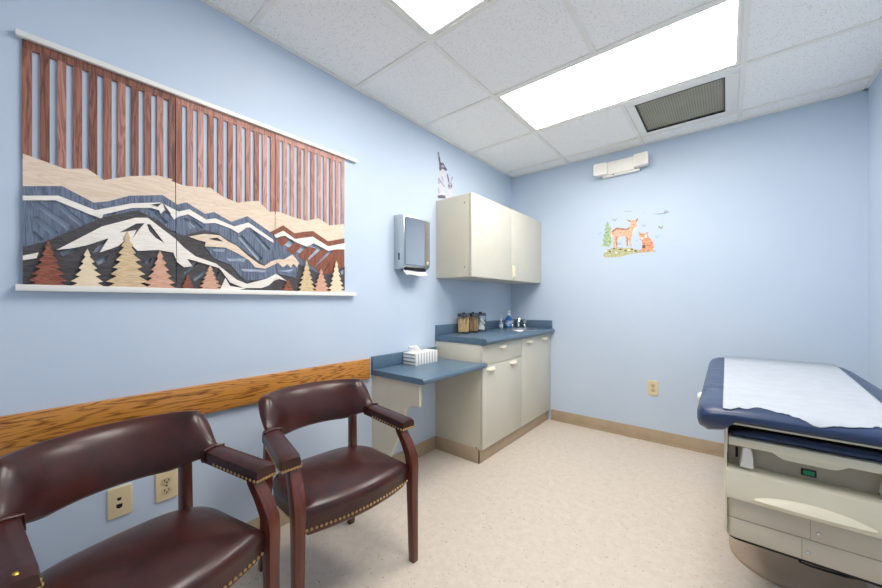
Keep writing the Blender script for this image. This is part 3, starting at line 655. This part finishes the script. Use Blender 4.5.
rab('ear', [(224, 284), (234, 292), (242, 330), (246, 352), (236, 352), (230, 325)], 'dark', 2, small); rab('ear', [(270, 300), (276, 312), (268, 345), (258, 352), (260, 318)], 'mid', 2, small)
rab('face', [(236, 355), (262, 355), (270, 385), (262, 412), (240, 414), (232, 385)], 'mid', 2, small)
rab('fur_shade', [(236, 376), (244, 372), (248, 392), (240, 400)], 'dark', 3, small); rab('fur_shade', [(262, 372), (268, 378), (264, 402), (258, 398)], 'dark', 3, small)

# ------------------------------------------------------------------ captain's chairs (local axes: faces +x)
def sq(x, y, z, wx, wy): return [(x - wx, y - wy, z), (x + wx, y - wy, z), (x + wx, y + wy, z), (x - wx, y + wy, z)]
def smooth(a, lo, hi):
    t = max(0, min(1, (a - lo) / (hi - lo))); return t * t * (3 - 2 * t)
def make_chair(label):
    t = thing('captain_chair', label, 'chair', (0, 0, 0), 0, 'oxblood leather captain chairs')
    # seat outline
    out = []
    for k in range(17):
        y = -.236 + .472 * k / 16; out.append((.205 + .034 * (1 - (y / .236) ** 2), y))
    for k in range(1, 28):
        a = PI / 2 + k * PI / 28; out.append((-.01 + .165 * math.copysign(abs(math.cos(a)) ** .8, math.cos(a)) - .0, .236 * math.copysign(abs(math.sin(a)) ** .62, math.sin(a))))
    cx, cy = .03, 0
    def ring(s, z, g=0): return [(cx + (x - cx) * s, cy + (y - cy) * s, z) for x, y in out]
    b = bmesh.new(); loft(b, [ring(s, z) for s, z in ((.94, .352), (.985, .354), (.995, .362), (.995, .395), (1.005, .404), (1.008, .414), (.99, .427), (.94, .438), (.8, .4485), (.55, .456), (.25, .459), (.05, .46))])
    seat = obj('seat', b, M['oxblood'], t, local=True)
    nb = bmesh.new(); dome(nb, (0, 0, 0), (1, 0, 0), .0054, .0038)
    nail0 = obj('nail', nb, M['brass'], seat, local=True); used = []
    def nail(parent, p, ang):
        o = nail0 if not used else nail0.copy()
        if used: C.objects.link(o)
        used.append(1); o.parent = parent; o.location = p; o.rotation_euler = (0, 0, ang)
    for k in range(29):
        y = -.226 + .452 * k / 28; nail(seat, (.03 + (.205 + .034 * (1 - (y / .236) ** 2) - .03) * .996, y, .362), 0)
    for sy in (-1, 1):
        for k in range(5): nail(seat, (.16 - k * .018, sy * (.2345 - .0006 * k), .362), sy * PI / 2)
    for sy in (-1, 1):
        b = bmesh.new(); path = ((.212, .260, 0, .0155), (.211, .259, .06, .0165), (.208, .257, .3, .019), (.208, .257, .42, .0205), (.201, .256, .465, .022), (.178, .252, .515, .022), (.150, .248, .555, .021), (.136, .246, .590, .020))
        loft(b, [sq(x, sy * y, z, w, w * .95) for x, y, z, w in path]); obj('leg', b, M['mahogany'], t, .003, local=True)
        b = bmesh.new(); path = ((-.222, .216, 0, .015), (-.205, .212, .2, .017), (-.190, .207, .4, .017), (-.186, .203, .60, .016))
        loft(b, [sq(x, sy * y, z, w, w) for x, y, z, w in path]); obj('leg', b, M['mahogany'], t, .003, local=True)
    b = bmesh.new(); loft(b, [ring(s, z) for s, z in ((.84, .328), (.9, .33), (.93, .338), (.93, .353))]); obj('seat_frame', b, M['mahogany'], t, local=True)
    # wrapped backrest
    b = bmesh.new(); rings = []; n = 44
    for k in range(n + 1):
        s = -1 + 2 * k / n; a = s * math.radians(84)
        px = -.220 + .150 * (1 - math.cos(a)) / (1 - math.cos(math.radians(84))); py = .226 * math.sin(a) / math.sin(math.radians(84))
        nx, ny = -math.cos(a) , math.sin(a)
        l = math.hypot(nx, ny); nx, ny = nx / l, ny / l
        e = smooth(abs(s), .66, 1.0)
        zt = .752 - .112 * e; zb = .570 + .030 * smooth(abs(s), .45, .95)
        hgt = zt - zb; th = .030 + .004 * (1 - e)
        prof = [(-.022, 0), (-.031, .05), (-.030, .25), (-.022, .48), (-.010, .70), (.004, .86), (.018, .95), (.036, 1.0), (.054, .985), (.064, .92), (.062, .78), (.048, .45), (.032, .12), (.022, .02), (0, -.015)]
        tl = 1 - .55 * e
        rings.append([(px + nx * (q * tl + .002), py + ny * (q * tl + .002), zb + hgt * h) for q, h in prof])
    loft(b, rings); obj('backrest', b, M['oxblood'], t, local=True)
    for sy in (-1, 1):
        b = bmesh.new(); rings = []
        A0, AL = -.085, .260
        def yc_(f): return .234 + .030 * f
        def zt_(f): return .640 - .028 * f
        def w_(f): return .032 + .005 * f
        for k in range(13):
            f = k / 12; x = A0 + AL * f; w = w_(f); zt = zt_(f); th = .044
            if k == 12: w -= .004; zt -= .004; th -= .007
            sec = [(-1, 0), (-1.02, .5), (-.95, .86), (-.7, .98), (0, 1.06), (.7, .98), (.95, .86), (1.02, .5), (1, 0)]
            rings.append([(x, sy * (yc_(f) + w * q), zt - th + th * h) for q, h in sec])
        loft(b, rings); arm = obj('armrest', b, M['oxblood'], t, local=True)
        b = bmesh.new(); tube(b, [(x, sy * y, z) for x, y, z in ((-.066, .199, .597), (-.063, .201, .638), (-.061, .233, .6445), (-.061, .266, .638), (-.064, .268, .597))], .0035, 6)
        obj('piping', b, M['oxblood'], arm, local=True)
        for k in range(7): nail(arm, (A0 + AL + .0, sy * (yc_(1) - .031 + .0103 * k), .574), 0)
        for k in range(12):
            f = .97 - k * .065
            for d in (-1, 1): nail(arm, (A0 + AL * f, sy * (yc_(f) + d * w_(f)), zt_(f) - .044 + .007), d * sy * PI / 2)
    return t
ch1 = make_chair('oxblood leather captain chair nearest the camera, in front of the two wall plates')
ch2 = dup(ch1, 'oxblood leather captain chair between the near chair and the wall desk', (.457, .871, 0), math.radians(-4))
ch1.location = (.486, .222, 0); ch1.rotation_euler = (0, 0, math.radians(11.5))
arm1 = [c for c in ch1.children if c.name.startswith('armrest')]
b = bmesh.new(); dome(b, (.155, -.258, .6135), (.4, 0, 1), .006, .004)
obj('gold_pin', b, M['gold'], arm1[0], local=True)

# ------------------------------------------------------------------ exam table
XC = 1.978; Y0 = 1.63
ex = thing('exam_table', 'navy cushioned examination table with cream drawers against the right wall', 'exam table', (XC, 2.2, 0))
XL, XR = 1.750, 2 * XC - 1.750
def zy(v, y=Y0): return at(727, v, 'y', y).z
Zs = {k: zy(v) for k, v in dict(lip=423, board_t=435.5, board_b=443.5, dr_t=465.5, dr_b=493, seam=515.5, bot=535).items()}
ZL = Zs['lip']
# body shell: open fronted box
b = bmesh.new()
box(b, XL, XL + .009, Y0, 2.75, Zs['bot'] + .01, ZL); box(b, XR - .009, XR, Y0, 2.75, Zs['bot'] + .01, ZL)
box(b, XL + .012, XR - .012, Y0 + .1, 2.75, Zs['bot'] + .02, ZL - .002)
box(b, XL, XR, Y0, 2.75, ZL - .001, ZL + .006)
obj('shell', b, M['tan_shell'], ex, .002)
b = bmesh.new(); box(b, XL + .0125, XR - .0125, Y0 + .045, Y0 + .099, Zs['board_b'], ZL - .002); obj('gap_shade', b, M['black'], ex)  # black block put in for the deep shade of the gap
# retracted foot pad
b = bmesh.new(); rings = []
for k in range(21):
    f = k / 20; x = XL + .018 + (XR - XL - .036) * f; e = min(1, min(f, 1 - f) / .22) ** .5; h = (.012 + .016 * e)
    rings.append([(x, Y0 + .02 + .018 * math.cos(a) * -1 , Zs['board_t'] + .001 + h * (.5 + .5 * math.sin(a))) for a in [j * 2 * PI / 14 for j in range(14)]])
loft(b, rings); obj('foot_pad', b, M['navy'], ex)
b = bmesh.new(); box(b, XL + .0125, XR - .0125, Y0 - .004, Y0 + .04, Zs['board_b'], Zs['board_t']); fb = obj('foot_extension', b, M['tan_shell'], ex, .003)
b = bmesh.new(); rings = []
for k in range(15):
    f = k / 14; x = 1.879 + .168 * f; d = .016 * math.sin(PI * min(1, max(0, min(f, 1 - f) * 5)) / 2)
    rings.append([(x, Y0 - .003, Zs['board_b'] + .004), (x, Y0 + .03, Zs['board_b'] + .004), (x, Y0 + .03, Zs['board_b'] - d - .001), (x, Y0 - .003, Zs['board_b'] - d - .001)])
loft(b, rings); obj('finger_lip', b, M['tan_shell'], fb)
# recessed control strip
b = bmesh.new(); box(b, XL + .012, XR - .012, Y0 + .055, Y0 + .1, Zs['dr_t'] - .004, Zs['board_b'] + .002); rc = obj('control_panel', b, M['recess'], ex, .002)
pd = at(808.5, 473, 'y', Y0 + .055)
b = bmesh.new(); box(b, pd.x - .018, pd.x + .018, Y0 + .051, Y0 + .056, pd.z - .010, pd.z + .012); dsp = obj('display_frame', b, M['dark'], rc, .001)
b = bmesh.new(); box(b, pd.x - .013, pd.x + .013, Y0 + .0495, Y0 + .0512, pd.z - .006, pd.z + .008); obj('readout', b, M['lcd'], dsp)
for cx in (1.812, 2 * XC - 1.812 - .006):
    b = bmesh.new(); w = .019; zt, zb = Zs['board_b'] - .002, Zs['dr_t'] + .006
    loft(b, [[(cx + w * q * s, y, zb + (zt - zb) * h) for q, h in ((-1, 0), (1, 0), (.95, .5), (.6, .92), (0, 1), (-.6, .92), (-.7, .5))] for y, s in ((Y0 + .056, 1), (Y0 + .01, 1), (Y0 + .004, .9))])
    obj('stirrup_cover', b, M['white'], rc)
b = bmesh.new(); box(b, 1.782, 1.79, Y0 + .052, Y0 + .057, zb + .015, zt - .02); obj('release_slot', b, M['dark'], rc)
# drawer with moulded handle
b = bmesh.new(); zt, zb = Zs['dr_t'] - .004, Zs['dr_b'] - .012
loft(b, [[(x, Y0 + .06, zb), (x, Y0 + .06, zt), (x, Y0 - .002, zt), (x, Y0 - .012, zt - .006), (x, Y0 - .016, zb + .02), (x, Y0 - .012, zb + .004), (x, Y0 - .004, zb)] for x in (XL + .006, XL + .012, XR - .012, XR - .006)])
dr = obj('drawer', b, M['tan_shell'], ex, .001)
b = bmesh.new(); rings = []
hx0, hx1 = 1.832, 2.102; zh = zb + .022
for k in range(25):
    f = k / 24; x = hx0 + (hx1 - hx0) * f; e = max(.03, math.sin(PI * f)) ** .6
    rings.append([(x, Y0 - .013, zh + .03 * e), (x, Y0 - .018 - .012 * e, zh + .02 * e), (x, Y0 - .02 - .02 * e, zh + .004 * e), (x, Y0 - .019 - .018 * e, zh - .004 * e), (x, Y0 - .013, zh - .006 * e)])
loft(b, rings); obj('handle', b, M['tan_shell'], dr)
# lower panels
def low(name, z0, z1, y, xs, lock, m):
    b = bmesh.new(); xr = at(880, 560, 'y', y).x + .02
    loft(b, [[(p[0], p[1], z) for p in rrect(XL + .004, XR - .05, y, y + .5, .03, 4)] for z in (z0, z1)])
    o = obj(name, b, m, ex, .002)
    b = bmesh.new(); box(b, xs - .001, xs + .001, y - .0008, y + .01, z0 + .002, z1 - .002); obj('seam', b, M['pan'], o)
    q = at(*lock, 'y', y); b = bmesh.new(); dome(b, (q.x, y, q.z), (0, -1, 0), .0065, .005); obj('lock', b, M['chrome'], o)
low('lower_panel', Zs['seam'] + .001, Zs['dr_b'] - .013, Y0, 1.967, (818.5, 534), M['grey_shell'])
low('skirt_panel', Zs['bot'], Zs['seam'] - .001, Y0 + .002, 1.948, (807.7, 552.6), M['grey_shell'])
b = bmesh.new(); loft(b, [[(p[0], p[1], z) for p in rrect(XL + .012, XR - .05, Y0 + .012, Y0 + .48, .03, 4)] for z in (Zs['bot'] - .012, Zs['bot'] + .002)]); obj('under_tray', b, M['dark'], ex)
# floor pan and lift column
b = bmesh.new(); rings = []
for s, z in ((0, 0), (-.002, .012), (.004, .022), (.03, .05), (.06, .10), (.075, .16), (.08, Zs['bot'] - .012)):
    rings.append([(p[0], p[1], z) for p in rrect(1.768 + s, 2.19 - s, 1.942 + s, 2.85 - s, .19 - s, 10)])
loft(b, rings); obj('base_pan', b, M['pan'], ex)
b = bmesh.new()
cp = [at(u, v, 'y', Y0 + .03) for u, v in ((800, 562), (812, 566.5), (823, 570), (845, 576.5), (860, 579), (878, 576.5), (892, 570))]
tube(b, [cp[0] + Vector((-.012, .03, .03))] + cp, .0035, 8); obj('power_cord', b, M['dark'], ex)
# cushions
HWID = .308
def cushion(name, ya, yb, ra, rb_, lift):
    b = bmesh.new(); rings = []
    def ring(y, inset, zs, dz):
        Wd = HWID - inset; mid = .742
        sec = [(Wd - .078, .716), (Wd - .068, .676), (Wd - .03, .668), (Wd - .006, .682), (Wd, .705), (Wd, .735), (Wd - .01, .757), (Wd - .035, .770), (Wd - .08, .774), (Wd * .5, .776), (0, .776)]
        pts = sec + [(-x, z) for x, z in sec[-2::-1]] + [(-.1, .716), (.1, .716)]
        return [(XC + x, y, mid + (z - mid) * zs + dz) for x, z in pts]
    n = 8
    for k in range(n):                     # rounded near end
        a = k / n * PI / 2; rings.append(ring(ya + ra * (1 - math.cos(a)), min(ra, .05) * (1 - math.sin(a)) * .9, .12 + .88 * math.sin(a) if ra > .02 else .45 + .55 * math.sin(a), 0))
    m_ = 10
    for k in range(m_ + 1):
        y = ya + ra + (yb - rb_ - ya - ra) * k / m_; rings.append(ring(y, 0, 1, lift * (y - ya) / (yb - ya)))
    for k in range(1, n + 1):
        a = k / n * (PI / 2 - .12); rings.append(ring(yb - rb_ + rb_ * math.sin(a) , rb_ * (1 - math.cos(a)), .4 + .6 * math.cos(a) ** .6, lift))
    loft(b, rings); return obj(name, b, M['navy'], ex)
YH = at(703, 386, 'z', .776).y
cushion('seat_cushion', 1.566, YH - .002, .085, .012, 0)
cushion('back_cushion', YH + .002, 2.98, .012, .13, .012)
b = bmesh.new(); dome(b, (XC - HWID + .004, YH + .06, .715), (-1, 0, .1), .022, .02); obj('hinge_knob', b, M['white'], ex)

# examination paper lying on the cushions
tp = bmesh.new(); cols_n = 60
torn = [(724.4, 407.7), (731, 409), (735, 408), (739, 407), (746.6, 409), (752, 407.5), (758.6, 407), (768, 409.5), (777, 412), (788, 414), (794, 417), (801, 418.6), (807, 422), (812, 425), (820.6, 427.7), (830, 426.5), (840, 426), (850, 427.5), (857.6, 427), (870.7, 428), (877, 425.5), (890, 432)]
def proj(p):
    d = p - CAM; rr_ = d.x * math.cos(YAW) + d.y * math.sin(YAW); dd = -d.x * math.sin(YAW) + d.y * math.cos(YAW)
    return 441 + F * rr_ / dd, HOR - F * d.z / dd
def torn_v(u):
    for (a, z), (c, w) in zip(torn, torn[1:]):
        if a <= u <= c: return z + (w - z) * (u - a) / (c - a)
    return torn[0][1] if u < torn[0][0] else torn[-1][1]
rr = random.Random(5)
nose = [(1.566 + .085 * (1 - math.cos(a)) - .0022 * math.cos(a), .742 + .0335 * (.12 + .88 * math.sin(a)) + .0024) for a in [PI / 2 - k * PI / 60 for k in range(31)]] + [(1.5635, .7455 - .004 * k) for k in range(1, 16)]
def edge_index(x):
    for k, (y, z) in enumerate(nose):
        u, v = proj(Vector((x, y, z)))
        if v >= torn_v(u): return k
    return len(nose) - 1
prof = [(2.955, .7885), (2.7, .788), (2.4, .785), (2.15, .782), (YH, .7795), (1.85, .7785), (1.72, .7785)]
rows = [[] for _ in range(len(prof) + 13)]
for k in range(cols_n + 1):
    f = k / cols_n; x0_ = 1.747
    for r_, (y, z) in zip(rows, prof):
        x = x0_ + (2.185 + .045 * max(0, (y - 1.9)) - x0_) * f; r_.append(tp.verts.new((x, y, z)))
    x = x0_ + .438 * f; e = min(len(nose) - 1.01, max(1, edge_index(x) + rr.uniform(-.5, .5)))
    for q in range(13):
        g = e * q / 12; i0 = int(g); h = g - i0
        rows[len(prof) + q].append(tp.verts.new((x, nose[i0][0] + (nose[i0 + 1][0] - nose[i0][0]) * h, nose[i0][1] + (nose[i0 + 1][1] - nose[i0][1]) * h)))
for a, c in zip(rows, rows[1:]):
    for k in range(cols_n): tp.faces.new((a[k], a[k + 1], c[k + 1], c[k]))
o = obj('exam_paper', tp, M['paper']); tag(o, 'white exam table paper with a torn front edge lying on the navy cushion', 'paper')
md = o.modifiers.new('thickness', 'SOLIDIFY'); md.thickness = .0006

# ------------------------------------------------------------------ light, camera, view
w = bpy.data.worlds.new('World'); S.world = w; w.use_nodes = True
w.node_tree.nodes['Background'].inputs['Color'].default_value = (.8, .9, 1, 1); w.node_tree.nodes['Background'].inputs['Strength'].default_value = .2
cam = bpy.data.cameras.new('Camera'); co = bpy.data.objects.new('Camera', cam); C.objects.link(co)
cam.sensor_width = 36; cam.lens = F / 882 * 36; cam.shift_y = (HOR - 294) / 882; cam.clip_start = .02
co.location = CAM; co.rotation_euler = (PI / 2, 0, YAW); S.camera = co
S.view_settings.view_transform = 'Standard'; S.view_settings.look = 'None'; S.view_settings.gamma = 1; S.view_settings.exposure = .13
S.cycles.max_bounces = 10; S.cycles.diffuse_bounces = 7
